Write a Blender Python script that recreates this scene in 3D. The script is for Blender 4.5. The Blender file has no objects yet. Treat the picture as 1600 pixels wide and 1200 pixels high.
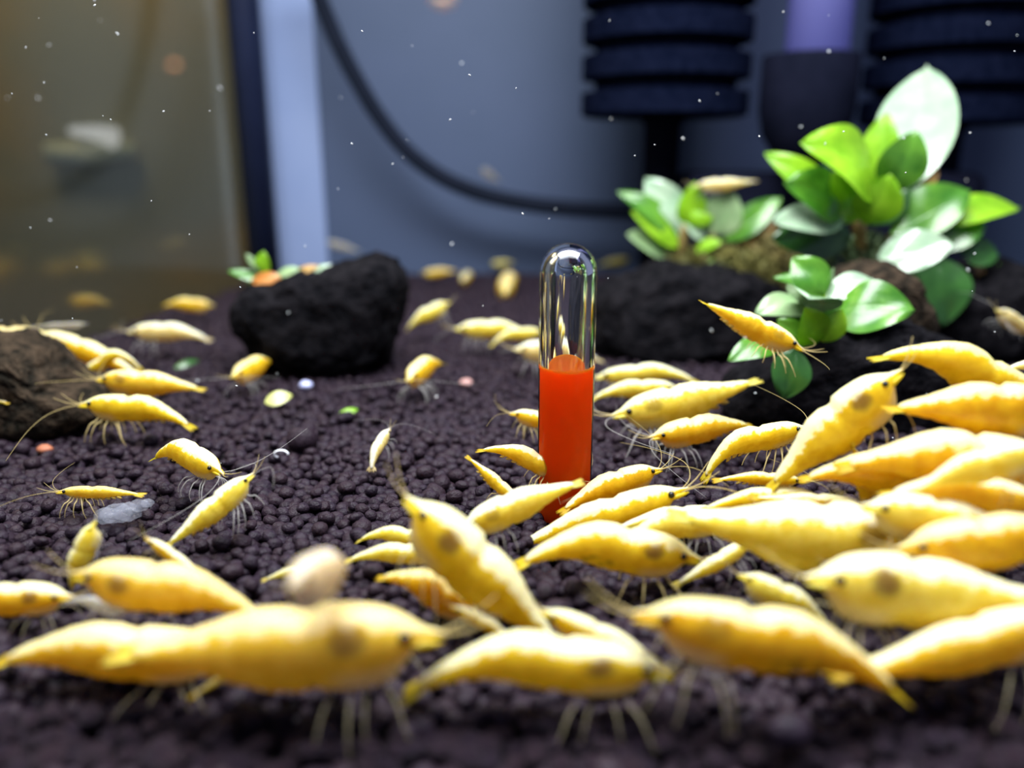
import bpy, bmesh, math, random
import numpy as np
from mathutils import Vector, Matrix, noise

random.seed(7)
rng = np.random.default_rng(7)
SC = bpy.context.scene
COL = SC.collection

# ------------------------------------------------------------------ camera
# one unit = 10 cm; the camera looks through the front pane, 6.4 cm above the soil
F = 1256.0
PITCH = math.radians(16.0)
CAMH = 0.64
cam_d = bpy.data.cameras.new('camera')
cam = bpy.data.objects.new('camera', cam_d)
COL.objects.link(cam)
cam.location = (0, 0, CAMH)
cam.rotation_euler = (math.pi / 2 - PITCH, 0, 0)
cam_d.sensor_width = 36.0
cam_d.lens = 36.0 * F / 1600.0
cam_d.clip_start = 0.02
cam_d.clip_end = 100
cam_d.dof.use_dof = True
cam_d.dof.focus_distance = 1.50
cam_d.dof.aperture_fstop = 0.74
SC.camera = cam

# ------------------------------------------------------------------ world, lamps, exposure
w = bpy.data.worlds.new('world')
SC.world = w
w.use_nodes = True
bg = w.node_tree.nodes['Background']
bg.inputs[0].default_value = (0.52, 0.60, 0.95, 1)
bg.inputs[1].default_value = 0.36

def area(name, loc, target, size, size_y, power, color):
    d = bpy.data.lights.new(name, 'AREA')
    d.shape = 'RECTANGLE'
    d.size, d.size_y = size, size_y
    d.energy = power
    d.color = color
    o = bpy.data.objects.new(name, d)
    COL.objects.link(o)
    o.location = loc
    o.rotation_euler = (Vector(target) - Vector(loc)).to_track_quat('-Z', 'Y').to_euler()
    return o
# the LED bar over the tank, and an unseen warm lamp added to light the brown backdrop
area('tank_lamp', (0.1, 1.45, 3.0), (0.1, 1.50, 0), 3.2, 1.7, 390, (0.94, 0.98, 1.0))
area('added_backdrop_lamp', (-3.6, 5.0, 4.5), (-3.2, 6.6, 0.6), 1.5, 1.0, 150, (1.0, 0.83, 0.55))

vs = SC.view_settings
vs.view_transform = 'Standard'
vs.look = 'None'
vs.gamma = 1.0
vs.exposure = 0.0
vs.use_curve_mapping = False
SC.cycles.max_bounces = 8
SC.cycles.transparent_max_bounces = 12
SC.cycles.use_denoising = True

# ------------------------------------------------------------------ helpers
def Yg(g):
    """distance of the soil that shows on image row g"""
    return CAMH / math.tan(PITCH + math.atan((g - 600.0) / F))

_c, _s = math.cos(PITCH), math.sin(PITCH)
def P(px, py, Y):
    """the point at distance Y that shows at pixel px, py"""
    u, v = (px - 800.0) / F, (600.0 - py) / F
    d = Vector((u, _c + v * _s, -_s + v * _c))
    return Vector((0, 0, CAMH)) + d * (Y / d.y)

def proj(p):
    q = Vector(p) - Vector((0, 0, CAMH))
    zc = q.y * _c - q.z * _s
    return 800 + F * q.x / zc, 600 - F * (q.y * _s + q.z * _c) / zc, zc

def build(name, verts, faces, mats=None, parent=None, smooth=True, loc=None, attrs=None, fmat=None):
    me = bpy.data.meshes.new(name)
    if loc is not None:
        L = Vector(loc)
        verts = [Vector(v) - L for v in verts]
    me.from_pydata([tuple(v) for v in verts], [], faces)
    if smooth:
        me.polygons.foreach_set('use_smooth', [True] * len(me.polygons))
    for m in (mats if isinstance(mats, (list, tuple)) else [mats] if mats else []):
        me.materials.append(m)
    if fmat is not None:
        me.polygons.foreach_set('material_index', fmat)
    if attrs:
        for k, vals in attrs.items():
            a = me.attributes.new(k, 'FLOAT', 'POINT')
            a.data.foreach_set('value', vals)
    me.update()
    o = bpy.data.objects.new(name, me)
    COL.objects.link(o)
    if parent is not None:
        o.parent = parent
    elif loc is not None:
        o.location = loc
    return o

def empty(name, loc):
    o = bpy.data.objects.new(name, None)
    o.empty_display_size = 0.02
    COL.objects.link(o)
    o.location = loc
    return o

def tag(o, label=None, cat=None, group=None, kind=None):
    if label: o['label'] = label
    if cat: o['category'] = cat
    if group: o['group'] = group
    if kind: o['kind'] = kind
    return o

def tube_geo(pts, rad, n=8, caps=True):
    pts = [Vector(p) for p in pts]
    m = len(pts)
    rad = list(rad) if hasattr(rad, '__len__') else [rad] * m
    V, Fc = [], []
    ref = None
    for i in range(m):
        t = (pts[min(i + 1, m - 1)] - pts[max(i - 1, 0)]).normalized()
        if ref is None:
            ref = Vector((0, 0, 1)) if abs(t.z) < 0.9 else Vector((1, 0, 0))
        a = (ref - t * ref.dot(t)).normalized()
        b = t.cross(a)
        ref = a
        for k in range(n):
            an = 2 * math.pi * k / n
            V.append(pts[i] + (a * math.cos(an) + b * math.sin(an)) * rad[i])
    for i in range(m - 1):
        for k in range(n):
            k2 = (k + 1) % n
            Fc.append((i * n + k, i * n + k2, (i + 1) * n + k2, (i + 1) * n + k))
    if caps:
        Fc.append(tuple(range(n - 1, -1, -1)))
        Fc.append(tuple((m - 1) * n + k for k in range(n)))
    return V, Fc

def smooth_path(pts, steps=6):
    pts = [Vector(p) for p in pts]
    out = []
    for i in range(len(pts) - 1):
        p0, p1, p2, p3 = pts[max(i - 1, 0)], pts[i], pts[i + 1], pts[min(i + 2, len(pts) - 1)]
        for k in range(steps):
            t = k / steps
            out.append(0.5 * ((2 * p1) + (p2 - p0) * t + (2 * p0 - 5 * p1 + 4 * p2 - p3) * t * t + (3 * p1 - p0 - 3 * p2 + p3) * t ** 3))
    out.append(pts[-1])
    return out

def lathe_geo(prof, center, n=32):
    """profile of (radius, z) turned about the vertical axis through center"""
    V, Fc = [], []
    for r, z in prof:
        for k in range(n):
            a = 2 * math.pi * k / n
            V.append(Vector((center[0] + r * math.cos(a), center[1] + r * math.sin(a), center[2] + z)))
    m = len(prof)
    for i in range(m - 1):
        for k in range(n):
            k2 = (k + 1) % n
            Fc.append((i * n + k, i * n + k2, (i + 1) * n + k2, (i + 1) * n + k))
    Fc.append(tuple(range(n - 1, -1, -1)))
    Fc.append(tuple((m - 1) * n + k for k in range(n)))
    return V, Fc

def box_geo(lo, hi):
    x0, y0, z0 = lo; x1, y1, z1 = hi
    V = [Vector(v) for v in ((x0,y0,z0),(x1,y0,z0),(x1,y1,z0),(x0,y1,z0),(x0,y0,z1),(x1,y0,z1),(x1,y1,z1),(x0,y1,z1))]
    return V, [(0,3,2,1),(4,5,6,7),(0,1,5,4),(1,2,6,5),(2,3,7,6),(3,0,4,7)]

def ico(sub):
    bm = bmesh.new()
    bmesh.ops.create_icosphere(bm, subdivisions=sub, radius=1.0)
    V = np.array([v.co[:] for v in bm.verts]); Fc = np.array([[v.index for v in f.verts] for f in bm.faces])
    bm.free()
    return V, Fc

def lerp_prof(t, T, V):
    return float(np.interp(t, T, V))

def sstep(x, a, b):
    x = min(1, max(0, (x - a) / (b - a)))
    return x * x * (3 - 2 * x)

# ------------------------------------------------------------------ materials
class NT:
    def __init__(s, name):
        s.m = bpy.data.materials.new(name); s.m.use_nodes = True
        s.t = s.m.node_tree; s.t.nodes.clear()
        s.out = s.t.nodes.new('ShaderNodeOutputMaterial')
    def n(s, typ, **kw):
        nd = s.t.nodes.new(typ)
        for k, v in kw.items():
            if k.startswith('i_'):
                k = k[2:]
                k = int(k) if k.isdigit() else k.replace('_', ' ')
                nd.inputs[k].default_value = v
            else:
                setattr(nd, k, v)
        return nd
    def l(s, a, b): s.t.links.new(a, b)
    def surf(s, sock): s.l(sock, s.out.inputs['Surface']); return s.m
    def math(s, op, a, b=None, clamp=False):
        nd = s.n('ShaderNodeMath', operation=op, use_clamp=clamp)
        for i, x in enumerate((a, b)):
            if x is None: continue
            if isinstance(x, (int, float)): nd.inputs[i].default_value = x
            else: s.l(x, nd.inputs[i])
        return nd.outputs[0]
    def ramp(s, x, a, b, lo=0.0, hi=1.0):
        nd = s.n('ShaderNodeMapRange', interpolation_type='SMOOTHSTEP')
        s.l(x, nd.inputs[0])
        nd.inputs[1].default_value, nd.inputs[2].default_value = a, b
        nd.inputs[3].default_value, nd.inputs[4].default_value = lo, hi
        return nd.outputs[0]
    def mix(s, fac, a, b):
        nd = s.n('ShaderNodeMix', data_type='RGBA')
        for i, x in ((0, fac), (6, a), (7, b)):
            if isinstance(x, (int, float)): nd.inputs[i].default_value = x
            elif isinstance(x, tuple): nd.inputs[i].default_value = (*x, 1) if len(x) == 3 else x
            else: s.l(x, nd.inputs[i])
        return nd.outputs[2]
    def noise(s, scale, detail=3, coord='Object', rough=0.55):
        tc = s.n('ShaderNodeTexCoord')
        nd = s.n('ShaderNodeTexNoise')
        nd.inputs['Scale'].default_value = scale; nd.inputs['Detail'].default_value = detail; nd.inputs['Roughness'].default_value = rough
        s.l(tc.outputs[coord], nd.inputs['Vector'])
        return nd.outputs['Fac']
    def bump(s, h, strength, dist):
        nd = s.n('ShaderNodeBump'); nd.inputs['Strength'].default_value = strength; nd.inputs['Distance'].default_value = dist
        s.l(h, nd.inputs['Height']); return nd.outputs[0]
    def pbsdf(s, color, rough=0.5, **kw):
        p = s.n('ShaderNodeBsdfPrincipled')
        if isinstance(color, tuple): p.inputs['Base Color'].default_value = (*color, 1)
        else: s.l(color, p.inputs['Base Color'])
        p.inputs['Roughness'].default_value = rough
        for k, v in kw.items():
            p.inputs[k.replace('_', ' ')].default_value = v
        return p

def mat_plain(name, c1, c2, scale, rough=0.6, bump=0.0, bdist=0.01, spec=0.4, sss=0.0):
    t = NT(name)
    nz = t.noise(scale, 4)
    p = t.pbsdf(t.mix(t.ramp(nz, 0.3, 0.7), c1, c2), rough, Specular_IOR_Level=spec)
    if sss:
        p.inputs['Subsurface Weight'].default_value = sss
        p.inputs['Subsurface Radius'].default_value = (1, 0.6, 0.3)
        p.inputs['Subsurface Scale'].default_value = 0.02
    if bump: t.l(t.bump(nz, bump, bdist), p.inputs['Normal'])
    return t.surf(p.outputs[0])

def mat_shrimp(name, base, deep, pale, trans=0.0):
    t = NT(name)
    along = t.n('ShaderNodeAttribute', attribute_name='along').outputs['Fac']
    dors = t.n('ShaderNodeAttribute', attribute_name='dorsal').outputs['Fac']
    spot_w = t.n('ShaderNodeAttribute', attribute_name='spot', attribute_type='OBJECT').outputs['Fac']
    egg_w = t.n('ShaderNodeAttribute', attribute_name='eggs', attribute_type='OBJECT').outputs['Fac']
    nz = t.noise(45, 4); nf = t.noise(160, 3)
    col = t.mix(t.ramp(nz, 0.35, 0.65), deep, base)
    # pale back stripe, ragged: own golden stripe plus overhead light painted in
    str_w = t.n('ShaderNodeAttribute', attribute_name='stripe', attribute_type='OBJECT').outputs['Fac']
    edge = t.math('ADD', dors, t.math('MULTIPLY', t.math('SUBTRACT', nf, 0.5), 0.55))
    edge = t.math('ADD', edge, t.math('MULTIPLY', t.math('SUBTRACT', nz, 0.5), 0.5))
    edge = t.math('ADD', edge, t.math('MULTIPLY', t.math('SINE', t.math('MULTIPLY', along, 75.0)), 0.05))
    col = t.mix(t.math('MULTIPLY', t.ramp(edge, 0.63, 0.75), str_w), col, pale)
    # clear mouth and belly of the fore-body
    fore = t.math('MULTIPLY', t.ramp(along, 0.36, 0.28), t.ramp(dors, -0.15, -0.7))
    col = t.mix(t.math('MULTIPLY', fore, 0.6), col, (0.66, 0.60, 0.46))
    # brown organ behind the eyes
    da = t.math('DIVIDE', t.math('SUBTRACT', along, 0.27), 0.055)
    dd = t.math('DIVIDE', t.math('SUBTRACT', dors, 0.42), 0.38)
    r2 = t.math('ADD', t.math('MULTIPLY', da, da), t.math('MULTIPLY', dd, dd))
    col = t.mix(t.math('MULTIPLY', t.ramp(t.math('ADD', r2, t.math('MULTIPLY', t.math('SUBTRACT', nz, 0.5), 1.5)), 1.7, 0.0), t.math('MULTIPLY', spot_w, 0.85)), col, (0.16, 0.065, 0.02))
    # eggs carried under the tail
    ea = t.math('DIVIDE', t.math('SUBTRACT', along, 0.56), 0.11)
    ed = t.math('DIVIDE', t.math('ADD', dors, 0.45), 0.30)
    e2 = t.math('ADD', t.math('MULTIPLY', ea, ea), t.math('MULTIPLY', ed, ed))
    vo = t.n('ShaderNodeTexVoronoi'); vo.inputs['Scale'].default_value = 55
    tc = t.n('ShaderNodeTexCoord'); t.l(tc.outputs['Object'], vo.inputs['Vector'])
    em = t.math('MULTIPLY', t.ramp(e2, 1.1, 0.5), t.ramp(vo.outputs['Distance'], 0.75, 0.35))
    col = t.mix(t.math('MULTIPLY', em, t.math('MULTIPLY', egg_w, 0.75)), col, (0.13, 0.10, 0.01))
    p = t.pbsdf(col, 0.38, Specular_IOR_Level=0.35)
    p.inputs['Subsurface Weight'].default_value = 0.45
    p.inputs['Subsurface Radius'].default_value = (1.0, 0.75, 0.15)
    p.inputs['Subsurface Scale'].default_value = 0.05
    t.l(t.bump(nf, 0.25, 0.003), p.inputs['Normal'])
    tl = t.n('ShaderNodeBsdfTranslucent'); t.l(col, tl.inputs[0])
    mx = t.n('ShaderNodeMixShader'); mx.inputs[0].default_value = 0.28
    t.l(p.outputs[0], mx.inputs[1]); t.l(tl.outputs[0], mx.inputs[2])
    if trans:
        tr = t.n('ShaderNodeBsdfTransparent')
        m2 = t.n('ShaderNodeMixShader'); m2.inputs[0].default_value = trans
        t.l(mx.outputs[0], m2.inputs[1]); t.l(tr.outputs[0], m2.inputs[2])
        return t.surf(m2.outputs[0])
    return t.surf(mx.outputs[0])

def mat_thin(name, c, trans, rough=0.35):
    """thin translucent tissue: legs, feelers, tail blades"""
    t = NT(name)
    p = t.pbsdf(c, rough, Specular_IOR_Level=0.5)
    tl = t.n('ShaderNodeBsdfTranslucent'); tl.inputs[0].default_value = (*c, 1)
    mx = t.n('ShaderNodeMixShader'); mx.inputs[0].default_value = 0.4
    t.l(p.outputs[0], mx.inputs[1]); t.l(tl.outputs[0], mx.inputs[2])
    tr = t.n('ShaderNodeBsdfTransparent')
    m2 = t.n('ShaderNodeMixShader'); m2.inputs[0].default_value = trans
    t.l(mx.outputs[0], m2.inputs[1]); t.l(tr.outputs[0], m2.inputs[2])
    return t.surf(m2.outputs[0])

def mat_leaf(name, c1, c2, rough=0.28, trans=0.35):
    t = NT(name)
    nz = t.noise(14, 3)
    mid = t.n('ShaderNodeAttribute', attribute_name='rib').outputs['Fac']
    col = t.mix(t.ramp(nz, 0.3, 0.7), c1, c2)
    col = t.mix(t.math('MULTIPLY', t.ramp(mid, 0.14, 0.0), 0.45), col, tuple(min(1, x * 1.6 + 0.05) for x in c2))
    p = t.pbsdf(col, rough, Specular_IOR_Level=0.6, Coat_Weight=0.5, Coat_Roughness=0.2)
    wv = t.math('ABSOLUTE', mid)
    t.l(t.bump(t.math('ADD', nz, t.ramp(wv, 0.2, 0.0)), 0.3, 0.01), p.inputs['Normal'])
    tl = t.n('ShaderNodeBsdfTranslucent'); t.l(col, tl.inputs[0])
    mx = t.n('ShaderNodeMixShader'); mx.inputs[0].default_value = trans
    t.l(p.outputs[0], mx.inputs[1]); t.l(tl.outputs[0], mx.inputs[2])
    return t.surf(mx.outputs[0])

def mat_soil():
    t = NT('soil')
    rnd = t.n('ShaderNodeAttribute', attribute_name='tone').outputs['Fac']
    oi = t.n('ShaderNodeObjectInfo').outputs['Random']
    nz = t.noise(70, 4)
    col = t.mix(t.ramp(nz, 0.3, 0.7), (0.010, 0.006, 0.012), (0.026, 0.017, 0.028))
    col = t.mix(t.math('MULTIPLY', t.math('FRACT', t.math('ADD', rnd, oi)), 0.6), col, (0.024, 0.013, 0.018))
    p = t.pbsdf(col, 0.45, Specular_IOR_Level=0.14)
    t.l(t.bump(t.noise(160, 4), 0.6, 0.006), p.inputs['Normal'])
    return t.surf(p.outputs[0])

# ------------------------------------------------------------------ where the shrimps are
# head pixel, soil row under it, tail pixel, soil row under it, arch, girth, colour, detail, {options}, label
SH = [
 # --- far soil, towards the back pane
 (658,428,444, 716,424,444, .10,1.3,'gold',0,{}, 'blurred yellow shrimp on far soil just beyond the black rock peak'),
 (722,440,452, 737,428,440, .10,1.3,'gold',0,{}, 'tiny golden shrimp turned end-on beside the far row of blurs'),
 (766,412,430, 806,412,430, .12,1.3,'lemon',0,{}, 'faint pale shrimp lying at the foot of the back pane'),
 (788,462,470, 806,432,448, .12,1.4,'gold',0,{}, 'small round golden blur of a shrimp facing the camera, just short of the vial'),
 (985,404,428, 932,416,428, .10,1.2,'lemon',0,{}, 'dim pale shrimp low before the back pane, between vial and stemmed plant'),
 (336,478,500, 250,480,500, .14,1.35,'gold',0,{}, 'plump golden shrimp on far soil before the dark side pane'),
 (196,518,562, 332,534,562, .13,1.2,'cream',1,{}, 'pale cream shrimp with clear legs on soil behind the mossy stone'),
 (508,376,440, 566,394,440, .06,1.1,'ghost',0,{'swim':1}, 'faint beige shrimp swimming above the black rock'),
 (752,262,436, 784,284,430, .05,1.3,'ghost',0,{'swim':1}, 'faint beige shrimp hanging in open water under the hose'),
 (704,472,532, 634,518,536, .16,1.5,'lemon',1,{}, 'pale yellow humped shrimp on soil just past the black rock'),
 (708,514,556, 838,530,552, .15,1.2,'lemon',1,{}, 'pale shrimp behind the vial with its head furthest out over soil'),
 (852,520,560, 764,544,566, .20,1.2,'lemon',1,{}, 'lemon shrimp overlapping its pale neighbour behind the vial'),
 (800,545,588, 944,566,584, .12,1.3,'cream',1,{}, 'cream shrimp passing behind the vial, tail tip showing on the other side'),
 (1556,482,605, 1630,530,598, .06,1.2,'cream',1,{'swim':1}, 'cream shrimp at the frame edge beside the big plant'),
 (1084,290,520, 1184,282,520, .05,1.1,'cream',1,{'swim':1}, 'beige shrimp resting across the stemmed plant top leaves'),
 # --- around the mossy stone
 (-60,528,606.9, 122,534,602.9, .10,1.2,'amber',1,{}, 'orange shrimp lying over the top of the mossy stone'),
 (52,520,609.1, 222,590,617.1, .10,1.1,'gold',1,{}, 'long golden shrimp sloping down off the mossy stone'),
 (140,506,590, 44,512,590, .05,0.6,'ghost',0,{}, 'clear shed shrimp skin behind the mossy stone'),
 (120,592,622, 230,590,620, .42,1.0,'yellow',1,{}, 'strongly humped yellow shrimp beside the mossy stone'),
 (148,592,655, 322,610,655, .10,1.3,'amber',1,{'spot':.7}, 'orange-tinted shrimp between mossy stone and the sharper one below it'),
 (-80,618,690, 17,630,690, .05,0.9,'amber',1,{}, 'orange shrimp of which only a tail tip enters the frame'),
 (120,632,694, 306,674,698, 0.16,1.2,'yellow',2,{}, 'bright yellow shrimp with white back walking below the mossy stone'),
 (360,590,626, 424,566,588, .12,1.35,'gold',1,{'clear':1}, 'stubby golden shrimp facing the camera at the black rock foot'),
 (636,596,640, 692,570,600, .14,1.35,'gold',2,{'clear':1}, 'front-facing shrimp with spread legs on bare soil before the vial'),
 (610,668,722, 580,740,746, .16,1.35,'cream',2,{'fan':1.9}, 'slim cream shrimp seen from behind on open soil, tail fanned'),
 (350,742,812, 238,722,772, .22,1.35,'yellow',2,{'clear':1}, 'yellow shrimp with ringed eye walking over soil on pale legs'),
 (86,768,808, 227,774,812, .06,0.75,'amber',2,{}, 'slender see-through orange juvenile alone on soil'),
 (398,738,842, 254,858,884, .08,1.25,'lemon',2,{}, 'white-backed lemon shrimp rearing up with clear legs spread on soil'),
 (150,812,925, 112,928,938, .14,1.5,'lemon',1,{}, 'upright lemon shrimp seen from behind, next to the clear shed skin'),
 (226,838,940, 330,910,948, .05,0.9,'gold',1,{}, 'narrow golden shrimp poking up behind the big blurred brown-spotted one'),
 (110,896,1014.5, 420,975,1004.5, 0.19,1.45,'amber',1,{'spot':.8}, 'large blurred amber shrimp with brown spot above the long pair'),
 (118,932,985, -120,950,1000, .08,1.3,'gold',1,{'spot':.9}, 'golden shrimp at the frame edge with only its head half in view'),
 (200,960,1005.5, 100,940,995.5, .14,1.1,'ghost',0,{}, 'whitish shed skin lying between golden head and amber shrimp'),
 (380,1020,1067.3, -12,1040,1064.3, .15,1.2,'gold',1,{}, 'long golden shrimp, tail to the frame edge, in the bottom corner pair'),
 (700,990,1112.7, 168,1022,1112.7, .08,1.35,'amber',1,{'spot':.9}, 'longest amber shrimp with brown spot, its snout towards the middle'),
 (430,1000,1050, 292,1092,1096, .03,.75,'amber',1,{}, 'orange shrimp mostly hidden under the longest amber one'),
 (452,918,1215, 538,880,1078, .12,1.9,'beige',1,{'clear':1,'swim':1}, 'heavily blurred cream shrimp facing the lens'),
 (500,880,925, 408,908,930, .06,0.9,'lemon',1,{}, 'short lemon tail poking out behind the blurred front-facing shrimp'),
 (700,866,905, 536,880,905, .14,1.1,'lemon',1,{}, 'pale white-backed shrimp above the round golden one'),
 (690,846,872, 554,850,872, .20,1.1,'lemon',1,{}, 'yellow humped shrimp at the upper edge of the middle heap'),
 (750,960,967.4, 585,905,967.4, .22,1.7,'orange',1,{}, 'round golden-orange shrimp tucked beside the steep diagonal one'),
 (702,945,1018, 812,1010,1028, .08,1.0,'gold',1,{}, 'small golden shrimp face under the steep diagonal one'),
 # --- the heap round the vial
 (630,772,984.6, 880,1015,999.6, .09,1.5,'yellow',1,{'spot':1}, 'large shrimp standing steeply diagonal across the middle heap'),
 (715,828,900, 912,752,880, .08,1.35,'lemon',1,{'spot':.5}, 'lemon shrimp slanting up towards the vial foot'),
 (815,790,830, 728,712,812, .06,1.0,'gold',2,{}, 'shrimp slanting down to the heap, tail tip raised beside the vial'),
 (896,748,806, 742,706,796, .17,1.1,'gold',2,{}, 'shrimp leaning against the front of the vial'),
 (1036,732,800, 872,805,830, .13,1.25,'orange',2,{}, 'deep golden shrimp with black eye curled next to the vial foot'),
 (1078,762,834.6, 796,862,846.6, .10,1.05,'yellow',2,{}, 'long pale yellow shrimp in front of the deep golden one'),
 (1140,800,854.4, 956,830,862.4, .13,1.0,'lemon',1,{}, 'slim shrimp third down from the vial foot, front half hidden'),
 (1148,812,881.5, 960,862,885.5, .17,1.3,'lemon',1,{'spot':.8}, 'pale lemon shrimp with grey-brown smudge behind the egg-carrier'),
 (1100,876,930, 798,892,934, 0.2,1.35,'yellow',1,{'spot':1,'eggs':.8}, 'yellow egg-carrying shrimp below the vial with brown spot'),
 (1178,842,905, 1050,918,925, .07,1.0,'lemon',1,{}, 'small lemon shrimp slanting up between larger bodies'),
 (1150,896,964.2, 1300,985,979.2, .16,1.5,'lemon',1,{}, 'shrimp turned away showing a crisp white back stripe'),
 (1064,1052,1130, 622,1098,1118, 0.19,1.08,'yellow',1,{'spot':1}, 'arched yellow shrimp lowest in the picture, walking on blurred legs'),
 (840,950,1035, 1052,1056,1055, .10,1.0,'yellow',1,{}, 'yellow shrimp mostly hidden behind the lowest arched one'),
 (980,958,1115.4, 1418,1100,1137.4, 0.17,1.2,'orange',1,{'spot':.6,'eggs':1}, 'deep yellow egg-carrying shrimp with down-turned tail near the bottom edge'),
 (1720,960,1120.3, 1290,1056,1115.3, .03,1.1,'gold',1,{}, 'golden shrimp whose tail tip crosses the egg-carrier tail'),
 (1250,902,1060, 1690,940,1075, .05,1.45,'lemon',1,{'spot':1}, 'pale shrimp with purple-brown spot running out of the frame'),
 (1452,838,944.7, 1040,800,930.7, .07,1.5,'lemon',1,{'spot':.9}, 'broad pale lemon shrimp with tan spot across the crowd'),
 (1395,858,1014.6, 1720,825,1014.6, .10,1.5,'orange',1,{}, 'dark golden shrimp between the two broad pale ones'),
 (1340,790,982, 1640,850,997, .08,1.35,'lemon',1,{}, 'pale-backed shrimp above the dark golden one'),
 (1640,700,989.6, 1420,775,974.6, .12,1.35,'lemon',1,{}, 'pale shrimp near the frame edge rising over the crowd'),
 (1660,730,923.8, 1300,735,908.8, .17,1.6,'orange',1,{}, 'orange-sided shrimp under the one with the raised head'),
 (1412,576,870, 1196,768,860, .09,1.6,'yellow',1,{'spot':1}, 'large shrimp climbing steeply with its head at the crowd top'),
 (1690,640,900, 1380,640,890, .10,1.55,'orange',1,{'spot':.9}, 'deep yellow shrimp with dark spot at the frame edge'),
 (1640,640,850, 1352,566,840, 0.2,1.25,'yellow',1,{}, 'arched white-backed shrimp topmost in the crowd, clear tail tip'),
 (1700,590,830, 1566,580,830, .16,1.2,'cream',1,{}, 'cream shrimp whose rounded back just enters at the frame edge'),
 (1268,668,795, 1096,762,808, 0.25,1.15,'yellow',2,{}, 'arched yellow shrimp, tail tip on soil, front behind the climbing one'),
 (1262,752,832, 1112,752,826, .09,0.8,'gold',2,{}, 'slim golden shrimp lying flat beneath the arched tail'),
 (1290,776,865.5, 1090,800,869.5, .10,1.0,'yellow',1,{}, 'shrimp with only a pale blade of back above the broad lemon one'),
 (1352,790,883.6, 1170,776,881.6, .04,0.9,'orange',1,{}, 'orange shrimp squeezed flat in the crowd middle'),
 (1370,810,875.2, 1330,690,875.2, .06,1.1,'orange',1,{}, 'orange shrimp hanging upright inside the crowd'),
 (1486,745,902.7, 1246,752,892.7, .15,1.5,'orange',1,{}, 'orange shrimp buried in the crowd right under the climbing one'),
 (1640,792,966, 1376,778,961, .14,1.3,'gold',1,{}, 'golden shrimp wedged behind the pale-backed one near the frame edge'),
 # --- soil between vial and the little rosette plant
 (926,590,622, 1096,602,626, .15,0.95,'lemon',1,{}, 'furthest of the shrimps lined up beside the vial'),
 (1064,606,648, 918,628,648, .14,1.1,'lemon',1,{}, 'lemon shrimp second in line beside the vial, tail against the glass'),
 (952,650,702, 1188,592,690, .06,1.3,'lemon',2,{'spot':.6}, 'lemon shrimp with raised tail and dark eyes beside the vial'),
 (1012,684,735, 1178,666,718, .13,1.35,'gold',2,{'clear':1}, 'golden shrimp with both black eyes showing and long feelers'),
 (794,645,706, 905,690,708, .18,1.2,'gold',2,{}, 'golden shrimp head peering from behind the orange vial'),
 (1258,548,722, 1094,470,722, .06,1.15,'gold',2,{'swim':1,'spot':.5}, 'shrimp swimming head-down in front of the rosette plant'),
]

# ------------------------------------------------------------------ the tank
M = {}
M['soil'] = mat_soil()
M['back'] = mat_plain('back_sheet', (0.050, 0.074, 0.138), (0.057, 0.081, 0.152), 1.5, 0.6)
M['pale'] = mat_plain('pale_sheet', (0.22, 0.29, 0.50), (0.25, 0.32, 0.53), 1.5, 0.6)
M['seam'] = mat_plain('seam', (0.008, 0.012, 0.035), (0.012, 0.018, 0.05), 3, 0.4)
M['bed'] = mat_plain('bed', (0.012, 0.009, 0.012), (0.02, 0.015, 0.02), 30, 0.9)

def backdrop_mat():
    t = NT('brown_backdrop')
    nz = t.noise(0.9, 2); n2 = t.noise(0.45, 1)
    col = t.mix(t.ramp(nz, 0.35, 0.65), (0.26, 0.22, 0.12), (0.40, 0.25, 0.08))
    col = t.mix(t.ramp(n2, 0.42, 0.6), col, (0.24, 0.23, 0.17))
    return t.surf(t.pbsdf(col, 0.8).outputs[0])
M['room'] = backdrop_mat()

def pane_mat():
    t = NT('side_glass')
    gl = t.n('ShaderNodeBsdfGlossy'); gl.inputs[0].default_value = (0.75, 0.66, 0.48, 1); gl.inputs[1].default_value = 0.12
    tr = t.n('ShaderNodeBsdfTransparent'); tr.inputs[0].default_value = (0.82, 0.84, 0.76, 1)
    mx = t.n('ShaderNodeMixShader'); mx.inputs[0].default_value = 0.27
    t.l(tr.outputs[0], mx.inputs[1]); t.l(gl.outputs[0], mx.inputs[2])
    return t.surf(mx.outputs[0])
M['pane'] = pane_mat()

YB = 4.45
TAN9 = 0.158
def xl(y): return -1.30 - (YB - y) * TAN9       # the side pane's line on the soil

Yf = 0.40
V, Fc = box_geo((-2.6, Yf, -0.30), (4.6, YB, -0.028))
V[0].x = xl(Yf); V[3].x = xl(YB); V[4].x = xl(Yf); V[7].x = xl(YB)
floor = build('floor', V, Fc, M['bed'], smooth=False)
tag(floor, 'bed of dark purple-brown aquarium soil pellets', kind='structure')

V, Fc = box_geo((-1.34, YB, -0.3), (4.6, YB + 0.06, 3.6))
wb = build('wall_back', V, Fc, M['back'], smooth=False)
tag(wb, 'blue-grey sheet behind the back pane', kind='structure')
xp0, xp1 = P(412, 200, YB).x, P(500, 200, YB).x  # strip coloured paler than the rest of the back sheet
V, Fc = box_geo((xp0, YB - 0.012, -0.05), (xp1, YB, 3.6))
tag(build('trim_1', V, Fc, M['pale'], smooth=False), 'pale blue strip of the back sheet by the corner', kind='structure')
# silicone seam in the corner
xs_ = P(400, 250, 4.25).x
V, Fc = tube_geo([(xs_, 4.25, -0.1), (xs_, 4.25, 3.6)], 0.080, 16)
tag(build('trim_2', V, Fc, M['seam']), 'dark navy sealant seam in the tank corner', kind='structure')
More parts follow.
